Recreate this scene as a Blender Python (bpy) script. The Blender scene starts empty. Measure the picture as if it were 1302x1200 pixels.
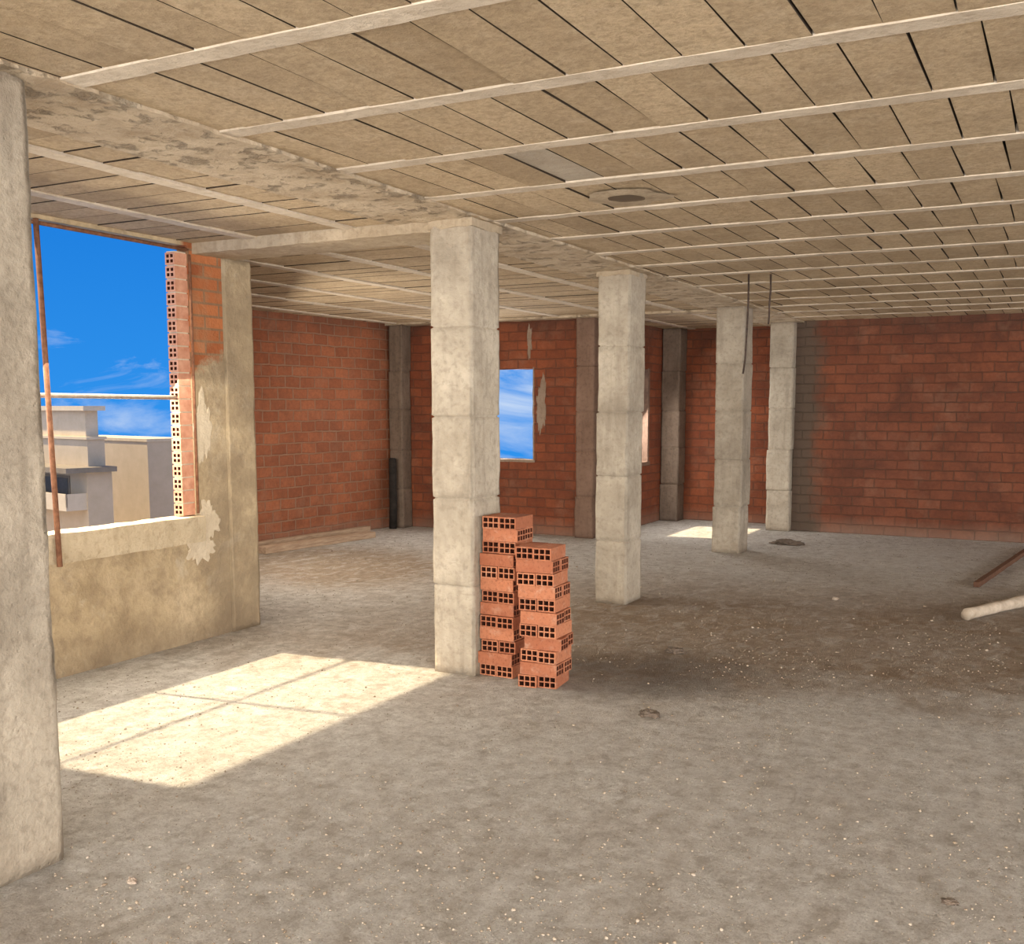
import bpy, math, random
from mathutils import Vector, noise, Matrix
random.seed(7)
S = bpy.context.scene
COL = S.collection
S.view_settings.view_transform = 'Standard'
S.view_settings.look = 'None'

# ------------------------------------------------------------------ camera
F, PX, PY, HCAM = 1330.0, 651.0, 670.0, 1.6
PITCH = math.atan(153/1330); YAW = math.radians(27.8)
cam = bpy.data.cameras.new('camera'); co = bpy.data.objects.new('camera', cam); COL.objects.link(co)
co.location = (0, 0, HCAM); co.rotation_euler = (math.pi/2-PITCH, 0, YAW)
cam.sensor_fit = 'HORIZONTAL'; cam.sensor_width = 36; cam.lens = 36*F/1302
cam.shift_y = (PY-600)/1302; cam.clip_end = 2000
S.camera = co
def ray(x, y):
    u, v = (x-PX)/F, (PY-y)/F
    h = math.cos(PITCH)+v*math.sin(PITCH); z = -math.sin(PITCH)+v*math.cos(PITCH)
    return Vector((-math.sin(YAW)*h+math.cos(YAW)*u, math.cos(YAW)*h+math.sin(YAW)*u, z))
def at(x, y, z=0.0):
    r = ray(x, y); return Vector((0, 0, HCAM))+r*((z-HCAM)/r.z)
def far(x, y, s): return Vector((0, 0, HCAM))+ray(x, y)*s

# ------------------------------------------------------------------ mesh helper
class MB:
    def __init__(s): s.v=[]; s.f=[]; s.m=[]; s.a=[]
    def face(s, pts, m=0, a=0.0):
        i=len(s.v); s.v += [tuple(p) for p in pts]; s.f.append(tuple(range(i,i+len(pts)))); s.m.append(m); s.a.append(a)
    def box(s, x0,y0,z0,x1,y1,z1, m=0, a=0.0):
        s.prism([(x0,y0),(x1,y0),(x1,y1),(x0,y1)],z0,z1,m,a)
    def prism(s, poly, z0, z1, m=0, a=0.0, side=None):
        i=len(s.v); n=len(poly)
        s.v += [(p[0],p[1],z0) for p in poly]+[(p[0],p[1],z1) for p in poly]
        fs=[tuple(i+k for k in range(n))[::-1], tuple(i+n+k for k in range(n))]
        fs += [(i+k,i+(k+1)%n,i+n+(k+1)%n,i+n+k) for k in range(n)]
        for j,q in enumerate(fs): s.f.append(q); s.m.append(m if (j<2 or side is None) else side); s.a.append(a)
    def tube(s, pts, r, n=10, m=0, wob=0.0):
        pts=[Vector(p) for p in pts]; i=len(s.v)
        for k,p in enumerate(pts):
            d=(pts[min(k+1,len(pts)-1)]-pts[max(k-1,0)]).normalized()
            e=d.cross(Vector((0.31,0.17,0.93))).normalized(); g=d.cross(e)
            for j in range(n):
                t=2*math.pi*j/n; rr=r*(1+wob*noise.noise(p*9+Vector((j,k,0))))
                s.v.append(tuple(p+e*math.cos(t)*rr+g*math.sin(t)*rr))
        for k in range(len(pts)-1):
            for j in range(n):
                a=i+k*n+j; b=i+k*n+(j+1)%n
                s.f.append((a,b,b+n,a+n)); s.m.append(m); s.a.append(0)
        s.f.append(tuple(i+j for j in range(n))[::-1]); s.m.append(m); s.a.append(0)
        e=i+(len(pts)-1)*n; s.f.append(tuple(e+j for j in range(n))); s.m.append(m); s.a.append(0)
    def rough(s, x0,y0,z0,x1,y1,z1, step=.06, amp=.006, fr=6.0, m=0):
        def P(x,y,z):
            p=Vector((x,y,z)); n=noise.noise_vector(p*fr)+.5*noise.noise_vector(p*fr*2.7); return tuple(p+n*amp)
        def grid(fn, a0,a1,b0,b1, flip):
            na=max(1,int((a1-a0)/step)); nb=max(1,int((b1-b0)/step)); i=len(s.v)
            for p in range(na+1):
                for q in range(nb+1): s.v.append(P(*fn(a0+(a1-a0)*p/na, b0+(b1-b0)*q/nb)))
            for p in range(na):
                for q in range(nb):
                    k=i+p*(nb+1)+q; fc=(k,k+nb+1,k+nb+2,k+1)
                    s.f.append(fc[::-1] if flip else fc); s.m.append(m); s.a.append(0)
        grid(lambda a,b:(a,b,z0),x0,x1,y0,y1,True); grid(lambda a,b:(a,b,z1),x0,x1,y0,y1,False)
        grid(lambda a,b:(a,y0,b),x0,x1,z0,z1,False); grid(lambda a,b:(a,y1,b),x0,x1,z0,z1,True)
        grid(lambda a,b:(x0,a,b),y0,y1,z0,z1,True); grid(lambda a,b:(x1,a,b),y0,y1,z0,z1,False)
    def mesh(s, name, mats, smooth=False):
        me=bpy.data.meshes.new(name); me.from_pydata(s.v,[],s.f); me.update()
        for mm in (mats if isinstance(mats,(list,tuple)) else [mats]): me.materials.append(mm)
        me.polygons.foreach_set('material_index', s.m)
        if any(s.a):
            at_=me.attributes.new('tone','FLOAT','FACE'); at_.data.foreach_set('value', s.a)
        if smooth: me.polygons.foreach_set('use_smooth',[True]*len(s.f))
        return me
    def build(s, name, mats, parent=None, loc=(0,0,0), rz=0.0, smooth=False):
        o=bpy.data.objects.new(name, s.mesh(name,mats,smooth)); COL.objects.link(o)
        o.location=loc; o.rotation_euler=(0,0,rz)
        if parent: o.parent=parent
        return o
def tag(o, label=None, cat=None, group=None, kind=None):
    if label: o['label']=label
    if cat: o['category']=cat
    if group: o['group']=group
    if kind: o['kind']=kind
    return o
def empty(name, loc=(0,0,0), rz=0.0):
    o=bpy.data.objects.new(name,None); COL.objects.link(o); o.location=loc; o.rotation_euler=(0,0,rz); o.empty_display_size=.1; return o

# ------------------------------------------------------------------ materials
class G:
    def __init__(s, name, rough=.9):
        s.mat=bpy.data.materials.new(name); s.mat.use_nodes=True; s.nt=s.mat.node_tree
        s.b=s.nt.nodes['Principled BSDF']; s.b.inputs['Roughness'].default_value=rough
        s.b.inputs['Specular IOR Level'].default_value=.2
        s.geo=s.n('ShaderNodeNewGeometry'); s.pos=s.geo.outputs['Position']
        s.obj=s.n('ShaderNodeTexCoord').outputs['Object']
    def n(s, t, props=None, ins=None):
        k=s.nt.nodes.new(t)
        for a,b in (props or {}).items(): setattr(k,a,b)
        for a,b in (ins or {}).items(): s.set(k.inputs[a],b)
        return k
    def set(s, sock, v):
        if isinstance(v, bpy.types.NodeSocket): s.nt.links.new(v, sock)
        else: sock.default_value=v
    def noise(s, vec, scale, detail=4, rough=.6, dist=0):
        return s.n('ShaderNodeTexNoise',None,{'Vector':vec,'Scale':scale,'Detail':detail,'Roughness':rough,'Distortion':dist}).outputs['Fac']
    def vor(s, vec, scale): return s.n('ShaderNodeTexVoronoi',None,{'Vector':vec,'Scale':scale}).outputs['Distance']
    def ramp(s, fac, *stops):
        k=s.n('ShaderNodeValToRGB',None,{'Fac':fac}); e=k.color_ramp.elements
        while len(e)<len(stops): e.new(.5)
        for el,(p,c) in zip(e,stops):
            el.position=p; el.color=(c,c,c,1) if isinstance(c,(int,float)) else (*c,1)
        return k.outputs['Color']
    def mix(s, fac, a, b, mode='MIX'):
        k=s.n('ShaderNodeMix',{'data_type':'RGBA','blend_type':mode})
        s.set(k.inputs[0],fac)
        s.set(k.inputs[6],a if isinstance(a,bpy.types.NodeSocket) else (*a,1))
        s.set(k.inputs[7],b if isinstance(b,bpy.types.NodeSocket) else (*b,1))
        return k.outputs[2]
    def math(s, op, a, b=0.0, clamp=False):
        k=s.n('ShaderNodeMath',{'operation':op,'use_clamp':clamp}); s.set(k.inputs[0],a); s.set(k.inputs[1],b); return k.outputs[0]
    def sep(s, v): return s.n('ShaderNodeSeparateXYZ',None,{'Vector':v}).outputs
    def comb(s,x,y,z=0.0): return s.n('ShaderNodeCombineXYZ',None,{'X':x,'Y':y,'Z':z}).outputs[0]
    def scale(s,v,sc): return s.n('ShaderNodeVectorMath',{'operation':'MULTIPLY'},{0:v,1:sc}).outputs[0]
    def add(s,v,w): return s.n('ShaderNodeVectorMath',{'operation':'ADD'},{0:v,1:w}).outputs[0]
    def dist(s,v,w): return s.n('ShaderNodeVectorMath',{'operation':'DISTANCE'},{0:v,1:w}).outputs['Value']
    def bump(s, h, strength=.5, dist=.01, prev=None):
        k=s.n('ShaderNodeBump',None,{'Height':h,'Strength':strength,'Distance':dist})
        if prev: s.nt.links.new(prev,k.inputs['Normal'])
        return k.outputs[0]
    def done(s, col, nrm=None):
        s.set(s.b.inputs['Base Color'], col if isinstance(col,bpy.types.NodeSocket) else (*col,1))
        if nrm: s.nt.links.new(nrm,s.b.inputs['Normal'])
        return s.mat

def concrete(name, lo, hi, spot=(.2,.16,.12), spotamt=.5, world=False, base=False):
    g=G(name)
    if world: v=g.pos
    else:
        rnd=g.n('ShaderNodeObjectInfo').outputs['Random']
        v=g.add(g.obj, g.comb(g.math('MULTIPLY',rnd,31.0),g.math('MULTIPLY',rnd,17.0),g.math('MULTIPLY',rnd,7.0)))
    n1=g.noise(v,2.6,7,.66); n2=g.noise(v,26,6,.65); st=g.noise(g.scale(v,(7,7,.9)),2.0,4)
    c=g.mix(g.ramp(n1,(.3,0.),(.7,1.)),lo,hi)
    c=g.mix(g.math('MULTIPLY',g.ramp(st,(.52,0.),(.75,1.)),spotamt),c,spot)
    c=g.mix(g.math('MULTIPLY',g.ramp(n2,(.35,1.),(.5,0.)),.35),c,spot)
    sc=g.noise(g.scale(v,(3,3,14)),3.0,5,.7,1.5)
    c=g.mix(g.math('MULTIPLY',g.ramp(sc,(.60,0.),(.68,1.)),.25),c,spot)
    pit=g.ramp(g.vor(v,21),(.0,0.),(.12,1.))
    if base:       # darker towards the foot and the head, broad stains
        z=g.sep(g.pos)[2]
        c=g.mix(g.math('MULTIPLY',g.ramp(g.noise(g.add(v,(3,9,4)),1.7,6,.7,.5),(.48,0.),(.66,1.)),.45),c,spot)
        c=g.mix(g.math('MULTIPLY',g.ramp(g.math('ADD',z,g.math('MULTIPLY',n1,.3)),(.12,1.),(.34,0.)),.45),c,(.26,.20,.14))
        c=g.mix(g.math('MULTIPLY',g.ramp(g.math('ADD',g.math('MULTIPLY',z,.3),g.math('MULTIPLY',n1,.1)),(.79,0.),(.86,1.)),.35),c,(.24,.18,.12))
    b=g.bump(n1,.35,.02); b=g.bump(n2,.8,.014,b); b=g.bump(pit,.5,.008,b)
    return g.done(c,b)
M={}
M['column']=concrete('column_concrete',(.345,.295,.225),(.545,.485,.39),(.20,.165,.125),.45,False,True)
M['farcolumn']=concrete('grey_column_concrete',(.28,.24,.185),(.44,.39,.315),(.16,.13,.10),.45,False,True)
M['nearcolumn']=concrete('scratched_concrete',(.28,.24,.185),(.45,.39,.305),(.15,.12,.088),.5,False,True)
M['darkconc']=concrete('old_dark_concrete',(.135,.098,.072),(.22,.165,.125),(.06,.045,.034))
M['redconc']=concrete('stained_concrete',(.15,.092,.065),(.225,.145,.105),(.08,.052,.037))
M['joist']=concrete('joist_concrete',(.46,.385,.295),(.64,.555,.44),(.32,.25,.175),.45,True)
M['sill']=concrete('sill_mortar',(.45,.37,.25),(.63,.535,.385),(.3,.21,.12),.35,True)
M['splash']=concrete('splashed_mortar',(.54,.45,.32),(.74,.65,.50),(.5,.4,.28),.2,True)
M['greymortar']=concrete('grey_mortar',(.20,.14,.10),(.33,.26,.20),(.16,.10,.07),.4,True)

def beam_mat():
    g=G('beam_lime'); v=g.pos
    n1=g.noise(v,3.4,8,.76,.2); n2=g.noise(v,30,5,.7); n3=g.noise(g.add(v,(5,3,1)),8.5,7,.76,.2)
    c=g.mix(g.ramp(n1,(.36,0.),(.60,1.)),(.38,.29,.19),(.62,.52,.385))
    c=g.mix(g.ramp(n3,(.58,0.),(.64,.75)),c,(.19,.14,.09))
    c=g.mix(g.math('MULTIPLY',n2,.45),c,(.31,.225,.14))
    b=g.bump(n1,.9,.03); b=g.bump(g.ramp(n3,(.54,1.),(.63,0.)),.8,.025,b); b=g.bump(n2,.8,.014,b)
    return g.done(c,b)
M['beam']=beam_mat()
M['dropbeam']=concrete('beam_concrete',(.33,.26,.175),(.50,.41,.295),(.20,.145,.09),.5,True)

def tile_mat():
    g=G('ceiling_block'); v=g.pos
    t=g.n('ShaderNodeAttribute',{'attribute_name':'tone'}).outputs['Fac']
    c=g.mix(t,(.415,.31,.19),(.66,.515,.335))
    n1=g.noise(v,1.3,7,.68,.3); n2=g.noise(v,55,5,.75); n3=g.noise(g.add(v,(7,2,0)),6,6,.7); n4=g.noise(v,24,6,.75)
    c=g.mix(g.ramp(n1,(.42,0.),(.70,.6)),c,(.31,.225,.137))
    c=g.mix(g.math('MULTIPLY',g.ramp(n3,(.5,0.),(.72,1.)),.36),c,(.69,.57,.41))
    c=g.mix(g.math('MULTIPLY',g.ramp(n4,(.36,1.),(.52,0.)),.42),c,(.24,.17,.10))
    c=g.mix(g.math('MULTIPLY',g.ramp(n2,(.32,1.),(.58,0.)),.5),c,(.25,.18,.105))
    b=g.bump(n3,.4,.008); b=g.bump(n4,.9,.012,b); b=g.bump(n2,.9,.010,b)
    return g.done(c,b)
M['tile']=tile_mat()
M['greytile']=concrete('grey_ceiling_block',(.33,.28,.215),(.43,.375,.30),(.3,.24,.17),.3,True)
g=G('ceiling_void'); M['void']=g.done((.045,.031,.02))
g=G('hole_brown'); M['hole']=g.done((.11,.078,.05))
g=G('brick_inside'); M['inside']=g.done((.08,.024,.013))

def brickwall(name, axis, c1, c2, mortar, bw=.30, bh=.13, ms=.009, orange=.35, plaster=None, mmin=.35, stain=.65):
    g=G(name); x,y,z=g.sep(g.pos)
    a=y if axis=='x' else x
    wob=g.noise(g.pos,3.0,3)
    zz=g.math('ADD',z,g.math('MULTIPLY',g.math('SUBTRACT',wob,.5),.035))
    zz=g.math('ADD',zz,g.math('MULTIPLY',g.math('SUBTRACT',g.noise(g.pos,15.0,3),.5),.016))
    aa=g.math('ADD',a,g.math('MULTIPLY',g.math('SUBTRACT',g.noise(g.pos,7.0,2),.5),.03))
    vec=g.comb(aa,zz)
    br=g.n('ShaderNodeTexBrick',{'offset':.5},{'Vector':vec,'Color1':(0,0,0,1),'Color2':(1,1,1,1),'Mortar':(.5,.5,.5,1),'Scale':1.0,'Mortar Size':ms,'Mortar Smooth':.4,'Bias':0.0,'Brick Width':bw,'Row Height':bh})
    tone=br.outputs['Color']; fac=br.outputs['Fac']
    c=g.mix(g.ramp(tone,(0.,.1),(1.,.9)),c1,c2)
    big=g.noise(g.pos,.8,5,.65); fine=g.noise(g.pos,24,6,.75); mid=g.noise(g.add(g.pos,(4,7,2)),1.6,7,.72,.4); dst=g.noise(g.add(g.pos,(1,5,9)),2.4,7,.72)
    c=g.mix(g.math('MULTIPLY',g.ramp(big,(.4,0.),(.68,1.)),orange),c,(.36,.11,.042))
    c=g.mix(g.math('MULTIPLY',g.ramp(mid,(.44,0.),(.66,1.)),stain),c,(.085,.036,.024))
    c=g.mix(g.math('MULTIPLY',g.ramp(fine,(.35,0.),(.7,1.)),.40),c,(.08,.029,.018))
    c=g.mix(g.math('MULTIPLY',g.ramp(dst,(.54,0.),(.72,1.)),.30),c,(.30,.185,.125))
    mm=g.math('MULTIPLY',fac,g.ramp(g.noise(g.pos,2.0,4),(.3,mmin),(.6,1.)))
    c=g.mix(mm,c,mortar)
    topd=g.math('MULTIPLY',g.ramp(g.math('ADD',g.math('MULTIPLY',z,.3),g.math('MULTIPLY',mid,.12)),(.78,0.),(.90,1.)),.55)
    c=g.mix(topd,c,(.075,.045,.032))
    low=g.math('MULTIPLY',g.ramp(g.math('ADD',z,g.math('MULTIPLY',big,.25)),(.12,1.),(.34,0.)),.4)
    c=g.mix(low,c,(.33,.24,.18))
    if plaster: c=plaster(g,c)
    h=g.math('SUBTRACT',g.math('MULTIPLY',fine,.7),fac)
    return g.done(c,g.bump(h,1.0,.022))
M['brick_left']=brickwall('brick_wall_left','x',(.235,.077,.037),(.365,.13,.063),(.27,.15,.095),.245,.130,.011,.35,None,.6,.4)
M['brick_back']=brickwall('brick_wall_back','y',(.175,.047,.023),(.285,.086,.039),(.15,.066,.042),.26,.115,.008)
M['brick_step']=brickwall('brick_wall_step','x',(.165,.043,.021),(.27,.08,.036),(.15,.066,.042),.26,.115,.008)
def rwplaster(g,c):     # mortar smeared beside the end column
    x,y,z=g.sep(g.pos)
    f=g.math('SUBTRACT',x,g.math('MULTIPLY',g.noise(g.pos,3.0,5,.7),.55))
    return g.mix(g.ramp(g.math('ADD',f,3.9),(.74,.93),(.94,0.)),c,(.105,.078,.058))
M['brick_right']=brickwall('brick_wall_right','y',(.145,.049,.028),(.228,.081,.045),(.12,.058,.038),.26,.118,.008,.22,rwplaster,.25,.75)

def plaster_mat(name, brick=True):
    g=G(name); x,y,z=g.sep(g.pos)
    n1=g.noise(g.pos,1.9,6,.65); n2=g.noise(g.pos,22,6,.7); n3=g.noise(g.add(g.pos,(3,1,8)),4.5,6,.7); n4=g.noise(g.add(g.pos,(6,2,3)),2.6,7,.72,.5)
    c=g.mix(g.ramp(n1,(.32,0.),(.68,1.)),(.40,.305,.18),(.61,.49,.32))
    c=g.mix(g.math('MULTIPLY',g.ramp(n3,(.46,0.),(.68,1.)),.75),c,(.28,.21,.135))
    c=g.mix(g.math('MULTIPLY',g.ramp(n4,(.56,0.),(.64,1.)),.45),c,(.60,.52,.39))
    c=g.mix(g.math('MULTIPLY',g.ramp(n2,(.3,1.),(.55,0.)),.4),c,(.27,.20,.125))
    st=g.math('MULTIPLY',g.ramp(g.math('MULTIPLY',y,.1),(.527,0.),(.545,1.)),g.ramp(n1,(.44,1.),(.66,.2)))
    c=g.mix(g.math('MULTIPLY',st,.65),c,(.27,.21,.14))
    lowd=g.ramp(g.math('ADD',z,g.math('MULTIPLY',n1,.4)),(.2,1.),(.48,0.))
    c=g.mix(g.math('MULTIPLY',lowd,.5),c,(.20,.145,.095))
    if brick:
        br=g.n('ShaderNodeTexBrick',{'offset':.5},{'Vector':g.comb(y,z),'Color1':(.29,.09,.036,1),'Color2':(.48,.175,.07,1),'Mortar':(.26,.15,.085,1),'Scale':1.0,'Mortar Size':.010,'Mortar Smooth':.4,'Brick Width':.27,'Row Height':.085})
        bc=g.mix(g.math('MULTIPLY',g.ramp(n3,(.48,0.),(.70,1.)),.5),br.outputs['Color'],(.36,.24,.14))
        hgt=g.math('ADD',g.math('ADD',z,g.math('MULTIPLY',g.math('SUBTRACT',n3,.5),.4)),g.math('MULTIPLY',g.math('SUBTRACT',5.4,y),.45))
        mask=g.ramp(g.math('SUBTRACT',hgt,1.0),(.85,0.),(.91,1.))
        mask=g.math('MULTIPLY',mask,g.ramp(g.math('MULTIPLY',y,.1),(.520,0.),(.522,1.)))
        c=g.mix(mask,c,bc)
    return g.done(c,g.bump(n2,.8,.014,g.bump(n1,.7,.05)))
M['plaster']=plaster_mat('plastered_wall'); M['pier']=plaster_mat('plastered_pier',False)

def floor_mat():
    g=G('dusty_screed',.95); x,y,z=g.sep(g.pos)
    n1=g.noise(g.pos,2.3,7,.68,.5); n2=g.noise(g.pos,11,9,.78); n3=g.noise(g.pos,120,4,.7); n4=g.noise(g.scale(g.pos,(1.5,.8,1)),5,8,.76,.8); n5=g.noise(g.add(g.pos,(9,4,0)),1.1,6,.66,.6); n6=g.noise(g.add(g.pos,(2,8,0)),38,6,.78)
    dust=g.mix(g.ramp(n2,(.35,0.),(.61,1.)),(.57,.515,.445),(.98,.945,.885))
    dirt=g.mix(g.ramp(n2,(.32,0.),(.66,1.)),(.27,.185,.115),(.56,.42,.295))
    # mid-room: brown dirt with shade painted in; elsewhere pale dust with light painted in
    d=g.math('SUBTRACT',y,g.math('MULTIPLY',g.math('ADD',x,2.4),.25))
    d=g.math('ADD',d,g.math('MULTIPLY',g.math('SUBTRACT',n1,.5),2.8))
    dirt_shade=g.math('MULTIPLY',g.ramp(g.math('MULTIPLY',d,.1),(.52,0.),(.61,1.)),g.ramp(g.math('MULTIPLY',d,.1),(.82,1.),(1.03,0.)))
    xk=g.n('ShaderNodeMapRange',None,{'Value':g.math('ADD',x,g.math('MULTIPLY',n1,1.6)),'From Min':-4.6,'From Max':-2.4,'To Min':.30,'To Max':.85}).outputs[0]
    flat=g.comb(x,y,0.0)
    def blob(cx,cy,r0,r1): return g.ramp(g.math('ADD',g.math('MULTIPLY',g.dist(flat,(cx,cy,0)),.25),g.math('MULTIPLY',g.math('SUBTRACT',n1,.5),.45)),(r0*.25,1.),(r1*.25,0.))
    m=g.math('ADD',g.math('MULTIPLY',dirt_shade,xk),g.math('MULTIPLY',g.ramp(n5,(.50,0.),(.68,1.)),.22),True)
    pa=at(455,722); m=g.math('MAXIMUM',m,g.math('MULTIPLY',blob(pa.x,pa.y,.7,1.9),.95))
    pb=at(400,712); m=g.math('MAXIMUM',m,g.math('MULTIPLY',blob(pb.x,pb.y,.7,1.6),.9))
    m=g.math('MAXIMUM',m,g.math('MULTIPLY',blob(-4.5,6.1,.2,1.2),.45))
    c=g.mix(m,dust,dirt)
    c=g.mix(g.math('MULTIPLY',g.ramp(n1,(.54,0.),(.72,1.)),.25),c,(.45,.37,.285))
    c=g.mix(g.math('MULTIPLY',g.ramp(n4,(.50,0.),(.63,1.)),.42),c,(.97,.94,.885))
    c=g.mix(g.math('MULTIPLY',g.ramp(n4,(.34,1.),(.46,0.)),.46),c,(.40,.335,.26))
    c=g.mix(g.math('MULTIPLY',g.ramp(n6,(.36,1.),(.48,0.)),.42),c,(.31,.25,.19))
    c=g.mix(g.math('MULTIPLY',g.ramp(n3,(.34,1.),(.50,0.)),.42),c,(.34,.275,.21))
    c=g.mix(g.math('MULTIPLY',blob(-2.2,5.85,.15,.85),.65),c,(.15,.105,.07))  # dark patch beside the brick stack: dirt with its shade painted in
    peb=g.ramp(g.vor(g.pos,40),(.0,1.),(.22,0.))
    b=g.bump(n1,.7,.06); b=g.bump(n4,1.0,.09,b); b=g.bump(n2,1.0,.06,b); b=g.bump(n6,1.0,.026,b); b=g.bump(peb,.5,.014,b); b=g.bump(n3,.8,.008,b)
    return g.done(c,b)
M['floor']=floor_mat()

def brick_mat():
    g=G('hollow_clay'); r=g.n('ShaderNodeObjectInfo').outputs['Random']
    v=g.add(g.obj,g.comb(g.math('MULTIPLY',r,9.0),0.0,0.0))
    n1=g.noise(v,9,5,.6); n2=g.noise(v,60,5,.7); n3=g.noise(v,14,6,.7,.5)
    c=g.mix(r,(.30,.09,.043),(.52,.205,.105)); c=g.mix(g.math('MULTIPLY',n1,.4),c,(.53,.26,.155))
    c=g.mix(g.math('MULTIPLY',g.ramp(n3,(.54,0.),(.72,1.)),.45),c,(.52,.39,.29))
    c=g.mix(g.math('MULTIPLY',g.ramp(n2,(.35,1.),(.5,0.)),.5),c,(.18,.058,.034))
    return g.done(c,g.bump(n3,.5,.005,g.bump(n2,.4,.004)))
M['brick']=brick_mat()
def simple(name, a, b, sc=12, rough=.85, bmp=.4, metal=0.0, stretch=None):
    g=G(name,rough); v=g.scale(g.obj,stretch) if stretch else g.obj
    n=g.noise(v,sc,5,.65); g.b.inputs['Metallic'].default_value=metal
    return g.done(g.mix(g.ramp(n,(.3,0.),(.7,1.)),a,b),g.bump(n,bmp,.006))
M['jamb']=simple('pale_hollow_clay',(.46,.20,.12),(.66,.36,.24),14,.9)
M['rust']=simple('rusty_steel',(.14,.06,.034),(.33,.16,.09),25,.8)
M['darkrust']=simple('dark_rusty_steel',(.075,.038,.024),(.17,.085,.052),25,.8)
M['pale_bar']=simple('dusty_bar',(.27,.215,.17),(.42,.35,.29),25,.7)
M['rebar']=simple('dark_rebar',(.03,.022,.018),(.09,.06,.045),30,.7)
M['wood']=simple('weathered_wood',(.24,.155,.10),(.42,.31,.215),6,.9,.5,0,(8,1,8))
M['pole']=simple('dusty_timber',(.30,.235,.17),(.58,.50,.40),9,.9,.8)
M['felt']=simple('dark_felt',(.012,.010,.009),(.035,.03,.026),18,.9)
M['stone']=simple('rubble_stone',(.22,.16,.12),(.50,.42,.34),14,.95,.8)
g=G('pebble',.95); r_=g.geo.outputs['Random Per Island']
M['pebble']=g.done(g.ramp(r_,(0.,(.22,.165,.115)),(.4,(.33,.265,.195)),(.8,(.39,.325,.25)),(1.,(.42,.355,.285))))
M['darkstone']=simple('dark_rubble',(.07,.055,.042),(.20,.155,.12),14,.95,.8)
M['house_a']=simple('cream_render',(.53,.43,.29),(.61,.50,.35),2,.9,.1)
M['house_b']=simple('beige_render',(.46,.37,.25),(.54,.435,.305),1,.9,.1)
M['house_grey']=simple('grey_roofing',(.20,.165,.12),(.26,.22,.165),1.5,.95,.1)
M['house_white']=simple('white_trim',(.54,.45,.32),(.62,.52,.38),2,.9,.1)
M['glass']=simple('dark_window_glass',(.09,.08,.065),(.13,.115,.095),2,.6,.0)
M['earth']=simple('outside_ground',(.34,.28,.21),(.46,.39,.30),.2,.95,.2)

# ------------------------------------------------------------------ room shell
H=2.68
DA,DB=(-8.20,8.52),(-5.42,5.86)                 # the slanting return wall of the left bay
def diagY(x): return DA[1]+(x-DA[0])*(DB[1]-DA[1])/(DB[0]-DA[0])
FOOT=[[(-5.30,-3.2),(7.2,-3.2),(7.2,5.86),(-5.30,5.86)],
      [(-5.50,5.86),(7.2,5.86),(7.2,11.95),(-8.12,11.95),(-8.36,8.46)],
      [(-5.13,11.95),(7.2,11.95),(7.2,14.5),(-5.13,14.5)]]
m=MB()
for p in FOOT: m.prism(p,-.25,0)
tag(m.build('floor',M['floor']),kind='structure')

def wall(name, axis, c, a0, a1, t, holes, mat, top=2.72):
    m=MB(); cuts=sorted(holes)
    def bx(p,q,z0,z1):
        if q-p<1e-4 or z1-z0<1e-4: return
        lo,hi=min(c,c+t),max(c,c+t)
        if axis=='x': m.box(lo,p,z0,hi,q,z1)
        else: m.box(p,lo,z0,q,hi,z1)
    cur=a0
    for b0,b1,z0,z1 in cuts:
        bx(cur,b0,0,top); bx(b0,b1,0,z0); bx(b0,b1,z1,top); cur=b1
    bx(cur,a1,0,top)
    if isinstance(mat,str): return m
    return tag(m.build(name,mat),kind='structure')
def wall_seg(name,p,q,t,holes,mat):
    L=math.dist(p,q); m=wall(name,'y',0,0,L,t,holes,'raw')
    return tag(m.build(name,mat,None,(p[0],p[1],0),math.atan2(q[1]-p[1],q[0]-p[0])),kind='structure')
WS=-5.03; W0=2.92
wall_lf=wall('wall_left_front','x',-5.2,-3.0,5.57,-.095,[(W0,5.26,.72,2.655)],M['plaster'])
wall_seg('wall_left',(-7.92,11.75),DA,-.2,[],M['brick_left'])
wall_seg('wall_left_return',DA,DB,-.2,[],M['brick_back'])
wall_bl=wall('wall_back_left','y',11.75,-8.12,-5.27,.2,[(-6.8,-5.89,.93,2.08)],M['brick_back'])
wall('wall_back_step','x',WS,11.95,14.3,-.1,[(12.25,13.50,.85,2.10)],M['brick_step'])
wall('wall_back_recess','y',14.3,-5.13,-3.1,.2,[],M['brick_back'])
wall('wall_back_jog','x',-3.28,13.85,14.3,.18,[],M['brick_step'])
wall('wall_back_right','y',13.66,-3.1,7.2,.19,[],M['brick_right'])
wall('wall_right','x',7.0,-3.0,13.66,.2,[(-2.2,2.0,.3,2.5),(3.4,7.2,.3,2.5),(8.6,12.6,.3,2.5)],M['brick_step'])
wall('wall_front','y',-3.0,-5.295,7.2,-.2,[(-4.4,-1.2,.2,2.5),(-.4,5.8,.2,2.5)],M['brick_back'])

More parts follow.
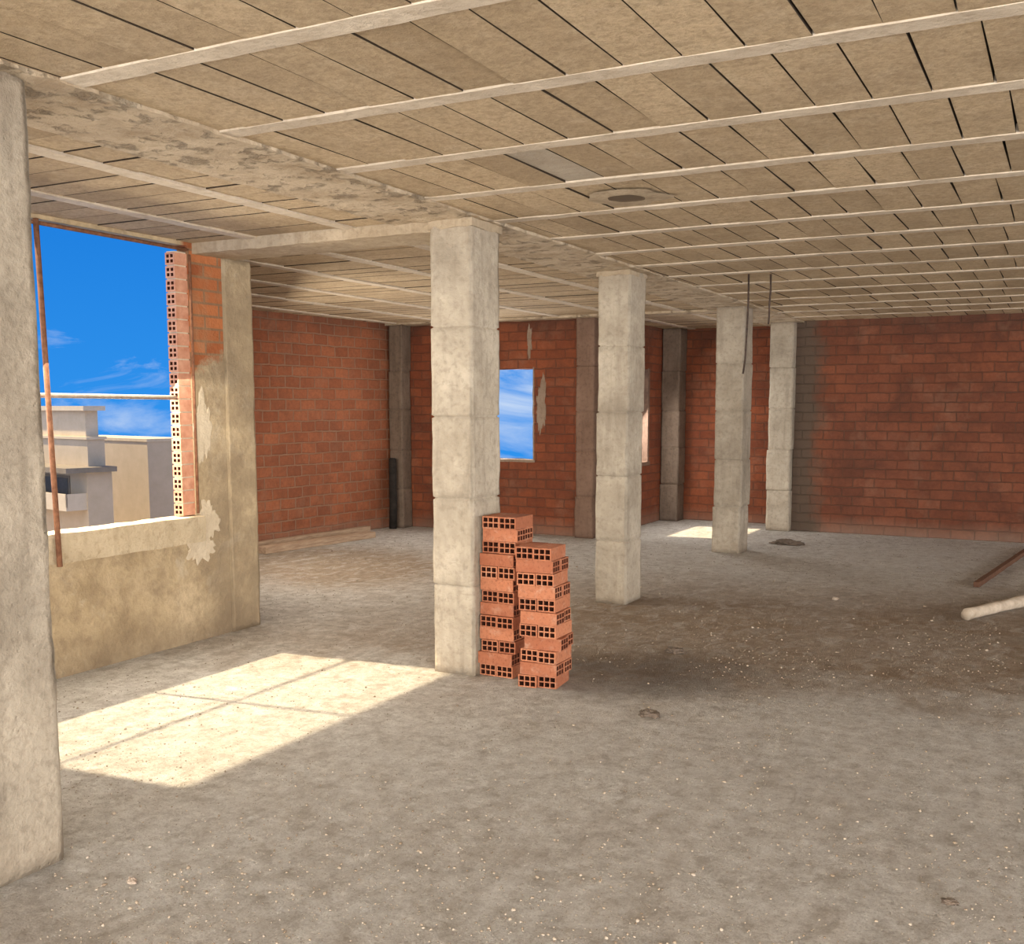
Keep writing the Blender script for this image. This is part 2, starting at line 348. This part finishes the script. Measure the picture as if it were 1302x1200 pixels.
# ceiling: blocks between joists
m=MB()
for p in FOOT: m.prism(p,H+.035,H+.25,2)
def clip(poly):                                  # keep the part inside the slanting wall
    nx,ny=DA[1]-DB[1],DB[0]-DA[0]; out=[]
    s=lambda p:(p[0]-DA[0])*nx+(p[1]-DA[1])*ny
    for k in range(len(poly)):
        a,b=poly[k],poly[(k+1)%len(poly)]; sa,sb=s(a),s(b)
        if sa>=0: out.append(a)
        if sa*sb<0: t=sa/(sa-sb); out.append((a[0]+(b[0]-a[0])*t,a[1]+(b[1]-a[1])*t))
    return out
def blocks(x0,x1,y0,y1,along,cl=False):
    a0,a1=(x0,x1) if along=='x' else (y0,y1)
    if (y1-y0 if along=='x' else x1-x0)<.04: return
    a=a0-random.uniform(0,.19)
    while a<a1:
        w=.197 if along=='x' else .21; gp=random.choice((.006,.0065,.007,.0075,.008,.009))+(0 if along=='x' else .006); dz=random.uniform(-.003,.003)
        p,q=max(a+gp/2,a0),min(a+w-gp/2,a1)
        if q-p>.01:
            tone=min(1,max(.02,random.gauss(.5,.17))); mi=0; e=random.uniform(0,.003)
            sk=random.uniform(-.004,.004)
            if along=='x':
                if p<-2.13<q and y0<4.4<y1: mi=1
                poly=[(p+sk,y0+e),(q+sk,y0+e),(q-sk,y1-e),(p-sk,y1-e)]
            else: poly=[(x0+e,p+sk),(x1-e,p-sk),(x1-e,q-sk),(x0+e,q+sk)]
            if cl: poly=clip(poly)
            if len(poly)>2: m.prism(poly,H+dz,H+.06,mi,tone,2)
        a+=w
JY=[2.54+.748*k for k in range(-7,16)]; JY=[y for y in JY if y<13.6]
JW=.046
ed=[-3.0]+JY+[13.66]
for i in range(len(ed)-1):
    y0=ed[i]+(JW-.003 if i else 0); y1=ed[i+1]-(JW-.003 if i<len(ed)-2 else 0)
    blocks(-3.06,7.0,y0,y1,'x')
def left_bay(xa,xb,y0,y1,js,cl=False):
    e=[xa]+js+[xb]
    for i in range(len(e)-1):
        blocks(e[i]+(JW-.003 if i else 0), e[i+1]-(JW-.003 if i<len(e)-2 else 0), y0,y1,'y',cl)
JA=[-4.69,-3.91]; JB=[-3.91-.78*k for k in range(5,-1,-1)]
left_bay(-5.2,-3.5,-3.0,5.36,JA); left_bay(-8.15,-3.5,5.68,11.75,JB,True); left_bay(WS,-3.5,11.75,14.3,JA)
ceil=tag(m.build('ceiling',[M['tile'],M['greytile'],M['void']]),kind='structure')
def joist(x0,y0,x1,y1,drop=.006):
    b=MB(); b.rough(x0,y0,H-drop,x1,y1,H+.07,.07,.003,6); return b.build('joist',M['joist'],ceil,smooth=False)
for y in JY: joist(-3.07,y-JW,7.0,y+JW)
for x in JA: joist(x-JW,-3.0,x+JW,5.38,.010); joist(x-JW,11.75,x+JW,14.3)
for x in JB: joist(x-JW,max(5.66,diagY(x-JW)),x+JW,11.75,.010)
b=MB(); b.rough(-3.58,-3.0,H-.014,-3.01,14.3,H+.08,.03,.009,9); b.build('flat_beam',M['beam'],ceil,smooth=True)
b=MB(); b.rough(-5.20,5.30,H-.07,-3.09,5.68,H+.08,.03,.006,9); b.build('drop_beam',M['dropbeam'],ceil,smooth=True)
b=MB(); b.rough(-7.95,11.5,H-.025,-3.5,11.78,H+.08,.06,.006,5); b.build('flat_beam',M['beam'],ceil,smooth=True)
b=MB(); cx,cy=-2.07,5.2
for k in range(28):
    t0,t1=2*math.pi*k/28,2*math.pi*(k+1)/28
    def rr(t,base,amp): return base+amp*noise.noise(Vector((math.cos(t)*1.6,math.sin(t)*1.6,base*9)))
    def pt(t,base,amp,z,sx=1.0): r=rr(t,base,amp); return (cx+r*math.cos(t)*sx,cy+r*math.sin(t),z)
    A=[pt(t,.21,.07,H-.006) for t in (t0,t1)]; B=[pt(t,.12,.03,H-.012) for t in (t0,t1)]; C=[pt(t,.095,.02,H-.011) for t in (t0,t1)]; D=[pt(t,.08,.02,H-.0062) for t in (t0,t1)]
    b.face([A[0],B[0],B[1],A[1]],0); b.face([B[0],C[0],C[1],B[1]],0); b.face([C[0],D[0],D[1],C[1]],1); b.face([D[0],(cx,cy,H-.006),D[1]],1)
b.build('ceiling_hole',[M['dropbeam'],M['hole']],ceil)

# ------------------------------------------------------------------ columns
def column_mesh(w,d,z1,seed,mat,lift=.52,chip=.014):
    rnd=random.Random(seed); m=MB(); zs=[]
    nz=int(z1/.05)
    zs=[z1*i/nz for i in range(nz+1)]
    joints=[lift*j+rnd.uniform(-.02,.02) for j in range(1,6) if lift*j<z1-.1] if lift else []
    for j in joints:
        zs=[z for z in zs if abs(z-j)>.02]+[j-.009,j-.003,j+.003,j+.009]
    zs.sort(); offs=[(rnd.uniform(-.007,.007),rnd.uniform(-.007,.007)) for _ in range(8)]
    T=[0,.03,.08,.25,.42,.58,.75,.92,.97]; per=[]
    cs=[(-1,-1),(1,-1),(1,1),(-1,1)]
    for c in range(4):
        p,q=cs[c],cs[(c+1)%4]
        for t in T: per.append((p[0]+(q[0]-p[0])*t,p[1]+(q[1]-p[1])*t,t==0))
    n=len(per); sd=Vector((seed*3.1,seed*1.7,seed))
    for z in zs:
        L=sum(1 for j in joints if z>j); ox,oy=offs[L]
        ins=.010 if any(abs(z-j)<.005 for j in joints) else 0
        for (a,b_,cor) in per:
            p=Vector((a*(w/2-ins),b_*(d/2-ins),z)); nn=noise.noise(p*4+sd)*.005+noise.noise(p*16+sd)*.003
            if cor:
                ch=.005+max(0,noise.noise(Vector((a*3,b_*3,z*6))+sd)+.15)*chip; p.x-=a*ch; p.y-=b_*ch
            p.x+=a*nn+ox; p.y+=b_*nn+oy; m.v.append(tuple(p))
    for i in range(len(zs)-1):
        for j in range(n):
            a=i*n+j; c=i*n+(j+1)%n; m.f.append((a,c,c+n,a+n)); m.m.append(0); m.a.append(0)
    m.f.append(tuple(range(n))[::-1]); m.f.append(tuple((len(zs)-1)*n+j for j in range(n))); m.m+=[0,0]; m.a+=[0,0]
    return m
CT=H-.008
def column(x0,y0,x1,y1,label,mat='column',seed=1,top=CT,chip=.014,collar=0,lift=.52):
    o=column_mesh(x1-x0,y1-y0,top,seed,M[mat],lift,chip).build('concrete_column',M[mat],None,((x0+x1)/2,(y0+y1)/2,0),0,True)
    if collar:
        b=MB(); w,d=(x1-x0)/2+.008,(y1-y0)/2+.008; b.rough(-w,-d,top-collar,w,d,top,.035,.010,9)
        b.build('mortar_collar',M['dropbeam'],o,smooth=True)
    return tag(o,label,'column')
column(-3.40,2.03,-3.068,2.415,'thick rough concrete column at the far left edge, nearest the viewer','nearcolumn',1,chip=.06,lift=0)
column(-3.330,5.29,-3.050,5.63,'pale square concrete column with two stacks of hollow bricks at its foot',seed=2,collar=.05,chip=.025)
column(-3.36,7.84,-3.09,8.19,'free-standing concrete column directly behind the brick stacks, second of the room row',seed=3,collar=.04,chip=.025)
column(-3.40,11.2,-3.09,11.55,'slim-looking concrete column in front of the back recess, dark rebar hanging before it','farcolumn',4)
column(-3.40,13.52,-3.10,13.84,'concrete column built into the left end of the right-hand brick wall','farcolumn',5)
column(-5.44,5.57,-5.192,5.86,'stained plastered pier between the large window and the open left bay','pier',6,H-.06,.02,lift=0)
column(-7.90,11.52,-7.70,11.74,'dark concrete corner column between the left brick wall and the back wall','darkconc',7)
column(-5.275,11.66,-5.03,11.94,'grey-brown column at the right end of the small-window wall','redconc',8)
column(WS+.01,14.0,-4.76,14.29,'dark grey corner column deep in the back recess','darkconc',9)

# ------------------------------------------------------------------ hollow bricks
def brick_geo(m,w,h,l,o=(0,0,0),nc=3,nr=2,t=.011):
    def cuts(L,n):
        c=(L-(n+1)*t)/n; r=[0.0]
        for i in range(n): r+= [r[-1]+t, r[-1]+t+c]
        return r+[L]
    xs=[v-w/2+o[0] for v in cuts(w,nc)]; zs=[v+o[2] for v in cuts(h,nr)]; y0,y1=o[1]-l/2,o[1]+l/2
    for i in range(len(xs)-1):
        for j in range(len(zs)-1):
            a,b,c,d=xs[i],xs[i+1],zs[j],zs[j+1]
            if i%2 and j%2:
                m.face([(a,y0,c),(a,y1,c),(a,y1,d),(a,y0,d)],1); m.face([(b,y0,c),(b,y0,d),(b,y1,d),(b,y1,c)],1)
                m.face([(a,y0,c),(b,y0,c),(b,y1,c),(a,y1,c)],1); m.face([(a,y0,d),(a,y1,d),(b,y1,d),(b,y0,d)],1)
            else:
                m.face([(a,y0,c),(b,y0,c),(b,y0,d),(a,y0,d)]); m.face([(a,y1,c),(a,y1,d),(b,y1,d),(b,y1,c)])
    X0,X1,Z0,Z1=xs[0],xs[-1],zs[0],zs[-1]
    m.face([(X0,y0,Z0),(X0,y0,Z1),(X0,y1,Z1),(X0,y1,Z0)]); m.face([(X1,y0,Z0),(X1,y1,Z0),(X1,y1,Z1),(X1,y0,Z1)])
    m.face([(X0,y0,Z0),(X0,y1,Z0),(X1,y1,Z0),(X1,y0,Z0)]); m.face([(X0,y0,Z1),(X1,y0,Z1),(X1,y1,Z1),(X0,y1,Z1)])
BW,BH,BL=.110,.0715,.226
mb=MB(); brick_geo(mb,BW,BH,BL,nc=3,nr=2,t=.0075); brick_me=mb.mesh('hollow_brick',[M['brick'],M['inside']])
ORD=['bottom','second','third','fourth','fifth','sixth','seventh','eighth','ninth','tenth','eleventh','twelfth','top']
def place(x,y,z,rz,label,group):
    o=bpy.data.objects.new('hollow_brick',brick_me); COL.objects.link(o); o.location=(x,y,z); o.rotation_euler=(0,0,rz)
    tag(o,label,'brick',group)
R=random.Random(3)
def stack(cx,cy,n,name,group,first_header=True,tw=0.0,shift=None):
    for k in range(n):
        z=k*(BH+.0025); ox,oy=R.uniform(-.008,.008),R.uniform(-.012,.008); ro=tw+R.uniform(-.045,.045)
        if shift and k in shift: ox+=shift[k]
        word='top' if k==n-1 else ORD[k]
        hd=(k%2==0)==first_header
        for sgn in (-1,1):
            e=sgn*(BW/2+.002)
            if hd: dx,dy,rz=e,R.uniform(-.014,.014),0; txt=f"{'left' if sgn<0 else 'right'} end-on hollow brick, {word} layer of the {name}"
            else: dx,dy,rz=R.uniform(-.010,.010),e,math.pi/2; txt=f"{'front' if sgn<0 else 'rear'} lengthways hollow brick, {word} layer of the {name}"
            c,s_=math.cos(ro),math.sin(ro)
            place(cx+ox+c*dx-s_*dy,cy+oy+s_*dx+c*dy,z,rz+ro,txt,group)
stack(-2.922,5.465,13,'taller stack touching the column','bricks in the taller stack',True,-.02,{12:.014,11:.012})
stack(-2.618,5.35,11,'lower stack right of it','bricks in the lower stack',True,.06,{0:.012,1:.020,2:.028,3:.026,4:.028,5:.018,9:-.006,10:-.010})

# ------------------------------------------------------------------ window 1 (large opening on the left)
w1=tag(empty('window_1',(-5.2,4.2,.74)),kind='structure')
def child(mb_,name,mat,par,smooth=False):
    o=mb_.build(name,mat,par,smooth=smooth); o.matrix_parent_inverse=Matrix.Translation(-par.location); return o
b=MB(); b.rough(-5.31,W0,.69,-5.135,5.28,.865,.04,.005,7); child(b,'sill',M['sill'],w1,False)
b=MB(); z=.872
while z<2.6:
    brick_geo(b,.082,.078,.11,(-5.25,5.205,z),2,2,.012); b.box(-5.287,5.16,z+.078,-5.213,5.255,z+.087,2); z+=.087
child(b,'brick_jamb',[M['jamb'],M['inside'],M['splash']],w1)
b=MB(); b.tube([(-5.105,4.075,.68),(-5.1525,4.09,1.66),(-5.20,4.105,2.655)],.016,10,0,.05); child(b,'frame_post',M['rust'],w1,True)
b=MB(); b.tube([(-5.24,W0,1.67),(-5.24,4.1,1.665),(-5.24,5.16,1.66)],.014,10,0,.1); child(b,'transom',M['pale_bar'],w1,True)
b=MB(); b.tube([(-5.21,W0,2.638),(-5.21,5.27,2.632)],.012,8,0,.1); child(b,'top_rail',M['rust'],w1,True)
b=MB(); b.tube([(-5.195,5.272,.88),(-5.195,5.272,2.6)],.010,8,0,.1); child(b,'jamb_batten',M['rust'],w1,True)
def splash(u,z,ru,rz_,seed,par,mat,yaxis=False,nz=64):
    b=MB(); ring=[]; mid=[]
    for k in range(nz):
        t=2*math.pi*k/nz; c,s_=math.cos(t),math.sin(t)
        f=1+.5*noise.noise(Vector((c*1.2,s_*1.2,seed)))+.35*noise.noise(Vector((c*3.5,s_*3.5,seed)))+.2*noise.noise(Vector((c*9,s_*9,seed)))
        ring.append((u+ru*f*c,z+rz_*f*s_)); mid.append((u+ru*f*.88*c,z+rz_*f*.88*s_))
    P=(lambda q,h:(q[0],11.751-h,q[1])) if yaxis else (lambda q,h:(-5.201+h,q[0],q[1]))
    for k in range(nz):
        j=(k+1)%nz; b.face([P(ring[k],0),P(ring[j],0),P(mid[j],.005),P(mid[k],.005)]); b.face([P(mid[k],.005),P(mid[j],.005),P((u,z),.007)])
    b.build('mortar_splash',M[mat],par)
splash(5.355,1.46,.08,.22,2.3,wall_lf,'splash'); splash(5.29,.66,.15,.12,5.1,wall_lf,'splash'); splash(5.37,.82,.09,.12,8.4,wall_lf,'splash')

w2=tag(empty('window_2',(-6.345,11.75,.93)),kind='structure')
b=MB(); b.rough(-6.83,11.735,.905,-5.87,11.97,.94,.05,.006,7); child(b,'sill',M['greymortar'],w2,True)
b=MB(); b.rough(-6.90,11.752,2.07,-5.82,11.95,2.17,.04,.004,6); child(b,'lintel',M['brick_back'],w2,True)
for xa,xb in ((-6.83,-6.79),(-5.90,-5.88)):
    b=MB(); b.rough(xa,11.745,.94,xb,11.96,2.09,.04,.005,7); child(b,'reveal',M['greymortar'],w2,True)
splash(-5.78,1.60,.07,.34,3.7,wall_bl,'greymortar',True); splash(-5.95,2.42,.04,.2,6.7,wall_bl,'greymortar',True)
w3=tag(empty('window_3',(WS,13.0,.85)),kind='structure')
b=MB(); b.rough(WS-.11,12.23,.81,WS+.03,13.52,.86,.05,.006,7); child(b,'sill',M['redconc'],w3,True)
b=MB(); b.rough(WS-.11,13.47,.86,WS+.012,13.53,2.11,.05,.005,7); child(b,'reveal',M['redconc'],w3,True)

# ------------------------------------------------------------------ loose things
def board(p,q,w,h,z,label):
    p=Vector(p); q=Vector(q); d=q-p; L=d.length
    b=MB(); b.rough(-w/2,-L/2,0,w/2,L/2,h,.08,.004,5)
    o=b.build('timber_board',M['wood'],None,((p.x+q.x)/2,(p.y+q.y)/2,z),math.atan2(-d.x,d.y),False)
    return tag(o,label,'board')
board((-7.50,10.5),(-7.72,8.75),.16,.07,0.004,'wider weathered timber board on the floor by the left brick wall, further from the wall')
board((-7.84,10.9),(-8.00,8.9),.10,.08,0.004,'narrow weathered timber board pressed against the foot of the left brick wall')
b=MB()
pts=[(0,0,0),(0.01,0,.32),(0.0,.01,.64),(-.005,.02,.92)]
b.tube(pts,.05,20,0,.06); b.tube([(-.005,.02,.915),(-.005,.02,.93)],.035,16)
tag(b.build('felt_roll',M['felt'],None,(-7.80,11.42,0),0,True),'dark roll standing upright in the far left corner before the dark column','roll')
P,Q=at(1228,789),at(1302,771); d=(Q-P).normalized(); POLE=(P.copy(),d.copy())
b=MB(); b.tube([tuple(d*(2.6*k/26)+Vector((0,0,.048))) for k in range(27)],.044,14,0,.22)
tag(b.build('round_pole',M['pole'],None,(P.x,P.y,0),0,True),'dusty pale round timber pole lying on the floor at the right edge','pole')
P=at(1241,747); Q=at(1302,705); d=(Q-P); d.z=0; d.normalize(); BAR=(P.copy(),d.copy())
b=MB(); b.rough(-.024,0,0,.024,3.0,.045,.1,.003,6)
tag(b.build('rusty_bar',M['darkrust'],None,(P.x,P.y,.003),math.atan2(-d.x,d.y)),'dark brown rusty steel bar lying on the floor beyond the pale pole','bar')
for (x,y0,y1,lab,sw) in ((952,348,475,'longer of two thin dark rebars hanging from the ceiling by a slim column',-.03),(980,348,412,'shorter of two thin dark rebars hanging from the ceiling, right of the longer',-.01)):
    top=at(x,y0,H-.0)
    r0=ray(x,y1); k=math.hypot(top.x,top.y)/math.hypot(r0.x,r0.y); zb=HCAM+r0.z*k
    b=MB(); L=H-zb
    b.tube([(0,0,0.0),(.003,0,-L*.3),(-.004,0,-L*.6),(sw*.4,0,-L*.85),(sw,.01,-L)],.008,8)
    tag(b.build('hanging_rebar',M['rebar'],None,(top.x,top.y,H),0,True),lab,'rebar')

CH=[]
def chunk(px,py,sx,sy,sz,label,mat,seed):
    import bmesh
    bm=bmesh.new(); bmesh.ops.create_icosphere(bm,subdivisions=4,radius=1)
    for v in bm.verts:
        n=1+.45*noise.noise(v.co*1.7+Vector((seed,0,0)))+.25*noise.noise(v.co*4.5+Vector((seed,3,0)))+.12*noise.noise(v.co*11+Vector((seed,3,0)))
        v.co*=n; v.co.x*=sx; v.co.y*=sy; v.co.z=max(v.co.z,-.35)*sz+.35*sz
    me=bpy.data.meshes.new('rubble_chunk'); bm.to_mesh(me); bm.free(); me.materials.append(M[mat])
    o=bpy.data.objects.new('rubble_chunk',me); COL.objects.link(o); p=at(px,py); o.location=(p.x,p.y,0)
    CH.append((p.x,p.y,max(sx,sy)*1.6)); tag(o,label,'rubble')
chunk(825,910,.055,.04,.022,'dark crumbled lump on the floor, to the right in front of the brick stacks','darkstone',1.2)
chunk(858,829,.06,.045,.024,'dark lump of rubble on the dirt, right of and behind the brick stacks','darkstone',2.2)
chunk(1207,1148,.028,.016,.010,'small brown fragment on the floor at the lower right','darkstone',3.2)
chunk(1000,692,.16,.10,.04,'dark rubble heap on the floor near the end column of the right brick wall','darkstone',4.2)
chunk(168,1122,.018,.014,.012,'brown stone on the floor just right of the nearest column base','stone',8.2)
chunk(1062,762,.025,.025,.016,'small pale stone on the dirt in mid-room, left of the rusty bar','stone',9.2)

# uncountable grit and small pebbles
ph=(1+5**.5)/2
iv=[Vector(v).normalized() for v in ((-1,ph,0),(1,ph,0),(-1,-ph,0),(1,-ph,0),(0,-1,ph),(0,1,ph),(0,-1,-ph),(0,1,-ph),(ph,0,-1),(ph,0,1),(-ph,0,-1),(-ph,0,1))]
iff=[(0,11,5),(0,5,1),(0,1,7),(0,7,10),(0,10,11),(1,5,9),(5,11,4),(11,10,2),(10,7,6),(7,1,8),(3,9,4),(3,4,2),(3,2,6),(3,6,8),(3,8,9),(4,9,5),(2,4,11),(6,2,10),(8,6,7),(9,8,1)]
b=MB(); rp=random.Random(11); cnt=0
def nearline(x,y,L,w):
    p,d=L; t=(x-p.x)*d.x+(y-p.y)*d.y; return -.1<t<3.1 and abs((x-p.x)*d.y-(y-p.y)*d.x)<w
def inroom(x,y):
    if not ((-5.1<x<4 and 1<y<5.7) or (-7.35<x<4 and 5.9<=y<11.4 and y>diagY(x)+.25) or (-4.6<x<-3.6 and 11.6<=y<13.9) or (-3<x<4 and 11.6<=y<13.4)): return False
    if -3.5<x<-2.4 and 5.15<y<5.75: return False
    if any(math.hypot(x-a,y-c)<r for a,c,r in CH): return False
    return not (nearline(x,y,POLE,.09) or nearline(x,y,BAR,.08))
while cnt<14000:
    if rp.random()<.6:
        p=at(rp.uniform(60,1320),rp.uniform(690,1210)); x,y=p.x,p.y
    else: x,y=rp.uniform(-8,4),rp.uniform(1,13.6)
    if not inroom(x,y): continue
    if rp.random()>.20+.80*max(0,noise.noise(Vector((x*1.1,y*1.1,3)))+.35): continue
    r=min(.0085 if y<5.5 else .012,.0012+rp.expovariate(1/.0012)+(0 if y<5.5 else .0015)); i=len(b.v); sx,sy,sz=rp.uniform(.7,1.3),rp.uniform(.7,1.3),rp.uniform(.45,.9); ra=rp.uniform(0,6)
    for v in iv:
        q=v*r*(1+rp.uniform(-.2,.2)); b.v.append((x+(q.x*math.cos(ra)-q.y*math.sin(ra))*sx,y+(q.x*math.sin(ra)+q.y*math.cos(ra))*sy,q.z*sz+r*sz*.55))
    for f in iff: b.f.append(tuple(i+k for k in f)); b.m.append(0); b.a.append(0)
    cnt+=1
tag(b.build('scattered_grit',M['pebble'],None,(0,0,0),0,True),'loose grit and small pebbles scattered across the dusty floor','grit',kind='stuff')

# ------------------------------------------------------------------ outside
GZ=-9.0
b=MB(); b.box(-75,25,GZ-.5,-25,75,GZ); tag(b.build('ground',M['earth']),kind='structure')
RZ=math.radians(-12)
def house(name,corner,label):
    e=empty(name,(corner.x,corner.y,GZ),RZ); tag(e,label,'building'); return e
cB=far(187,558,72); zt=cB.z-GZ
hB=house('flat_roofed_building',cB,'plain beige flat-roofed block seen through the large window, on the right')
b=MB(); b.box(-12,0,0,0,3.4,zt-.2); b.build('wall',M['house_b'],hB)
b=MB(); b.box(-12.05,-.05,zt-.2,.05,3.45,zt); b.build('parapet',M['house_a'],hB)
cA=far(110,597,62); zl=cA.z-GZ
hA=house('terraced_building',cA,'stepped cream building with roof tower, overhanging flat roof and balcony, outside the large window')
z553=far(100,556,62).z-GZ
b=MB(); b.box(-14,0,0,0,1.6,zl); b.box(-14,.5,zl,-.7,1.6,z553-.15); b.build('wall',M['house_b'],hA)
b=MB(); b.box(-14.1,.4,z553-.15,-.6,1.7,z553); b.build('parapet',M['house_a'],hA)
b=MB(); b.box(-14.3,-1.5,zl-.16,.45,1.7,zl+.14); b.build('overhanging_roof',M['house_grey'],hA)
zt2=far(100,516,62).z-GZ
b=MB(); b.box(-9.0,.7,z553-.1,-1.2,1.5,zt2-.25); b.build('tower',M['house_a'],hA)
b=MB(); b.box(-9.3,.4,zt2-.28,-.8,1.8,zt2); b.build('tower_slab',M['house_white'],hA)
b=MB(); b.box(-8.5,-.05,zl-2.1,-2.0,.02,zl-.45); wn=b.build('window',M['house_grey'],hA)
b=MB(); b.box(-8.3,-.08,zl-2.0,-2.2,-.05,zl-.6); b.build('pane',M['glass'],wn)
b=MB(); b.box(-14,-1.3,zl-2.4,-.1,0,zl-2.2); b.box(-14,-1.3,zl-2.2,-.1,-1.2,zl-1.4); b.box(-.2,-1.3,zl-2.2,-.1,0,zl-1.4); b.build('balcony',M['house_white'],hA)

# ------------------------------------------------------------------ light
def area(name,loc,rot,sx,sy,e,c):
    l=bpy.data.lights.new(name,'AREA'); l.shape='RECTANGLE'; l.size=sx; l.size_y=sy; l.energy=e; l.color=c
    o=bpy.data.objects.new(name,l); COL.objects.link(o); o.location=loc; o.rotation_euler=rot; return o
r90=math.pi/2
WARM=(1,.95,.88)
area('daylight_front',(2.7,-3.05,1.35),(r90-.28,0,0),6.0,2.2,800,WARM)
area('daylight_front',(-2.8,-3.05,1.35),(r90-.25,0,0),3.0,2.2,270,WARM)
for y,e_ in ((-.1,260),(5.3,165),(10.6,310)): area('daylight_right',(7.05,y,1.4),(r90-.18,0,r90),3.8,2.1,e_,WARM)
area('window_daylight_fill',(-6.345,11.85,1.5),(-r90,0,0),.8,1.0,40,WARM)
area('window_daylight_fill',(-5.24,4.3,1.75),(r90-.75,0,-r90),1.9,1.6,105,(1,.88,.70))  # warm lamp added in the opening as bounce glow for the wall foot
area('window_daylight_fill',(WS-.06,12.88,1.48),(r90-.6,0,-r90),1.1,1.1,50,WARM)
area('left_bay_fill',((DA[0]+DB[0])/2+.10,(DA[1]+DB[1])/2+.10,1.5),(r90-.42,0,math.radians(-46)),2.4,1.4,145,(1,.91,.78))  # unseen fill added behind the pier to brighten the left bay
sun=bpy.data.lights.new('sun','SUN'); sun.energy=10.5; sun.angle=math.radians(1.2); sun.color=(1,.82,.55)
so=bpy.data.objects.new('sun',sun); COL.objects.link(so)
sd=Vector((1,.10,-1.28)).normalized(); so.rotation_euler=sd.to_track_quat('-Z','Y').to_euler()
hz=bpy.data.lights.new('sky_fill','SUN'); hz.energy=1.9; hz.angle=math.radians(70); hz.color=(1,.93,.82)  # second, very wide sun added as warm fill for facades and openings
ho=bpy.data.objects.new('sky_fill',hz); COL.objects.link(ho)
ho.rotation_euler=Vector((-.35,1,-.55)).normalized().to_track_quat('-Z','Y').to_euler()

w=bpy.data.worlds.new('sky'); S.world=w; w.use_nodes=True; nt=w.node_tree; bg=nt.nodes['Background']
tc=nt.nodes.new('ShaderNodeTexCoord'); sp=nt.nodes.new('ShaderNodeSeparateXYZ'); nt.links.new(tc.outputs['Generated'],sp.inputs[0])
rp_=nt.nodes.new('ShaderNodeValToRGB'); nt.links.new(sp.outputs['Z'],rp_.inputs['Fac'])
e=rp_.color_ramp.elements; e[0].position=0; e[0].color=(.03,.29,.84,1); e[1].position=.20; e[1].color=(.010,.20,.72,1)
x=e.new(1.0); x.color=(.01,.10,.45,1)
mp=nt.nodes.new('ShaderNodeMapping'); mp.inputs['Scale'].default_value=(2.2,2.2,7.0); mp.inputs['Location'].default_value=(.55,.2,.35); nt.links.new(tc.outputs['Generated'],mp.inputs[0])
nz=nt.nodes.new('ShaderNodeTexNoise'); nz.inputs['Scale'].default_value=2.6; nz.inputs['Detail'].default_value=8; nz.inputs['Roughness'].default_value=.62; nz.inputs['Distortion'].default_value=.6
nt.links.new(mp.outputs[0],nz.inputs['Vector'])
def mth(op,a,b,cl=False):
    k=nt.nodes.new('ShaderNodeMath'); k.operation=op; k.use_clamp=cl
    for i,v in enumerate((a,b)):
        if isinstance(v,bpy.types.NodeSocket): nt.links.new(v,k.inputs[i])
        else: k.inputs[i].default_value=v
    return k.outputs[0]
low=mth('MULTIPLY',mth('MAXIMUM',mth('SUBTRACT',.07,mth('ABSOLUTE',sp.outputs['Z'],0.0)),0.0),3.2)
bank=mth('MULTIPLY',mth('ADD',sp.outputs['X'],.62),10.0,True)       # a cloud bank low over the back of the building
fac=mth('ADD',mth('ADD',nz.outputs['Fac'],mth('MULTIPLY',low,bank)),mth('MULTIPLY',mth('SUBTRACT',1.0,bank),.0))
cr=nt.nodes.new('ShaderNodeValToRGB'); cr.color_ramp.elements[0].position=.56; cr.color_ramp.elements[0].color=(0,0,0,1); cr.color_ramp.elements[1].position=.82; cr.color_ramp.elements[1].color=(.85,.85,.85,1)
nt.links.new(fac,cr.inputs['Fac'])
mx=nt.nodes.new('ShaderNodeMix'); mx.data_type='RGBA'; nt.links.new(cr.outputs['Color'],mx.inputs[0]); nt.links.new(rp_.outputs['Color'],mx.inputs[6]); mx.inputs[7].default_value=(.80,.88,.95,1)
nt.links.new(mx.outputs[2],bg.inputs['Color']); bg.inputs['Strength'].default_value=1.0
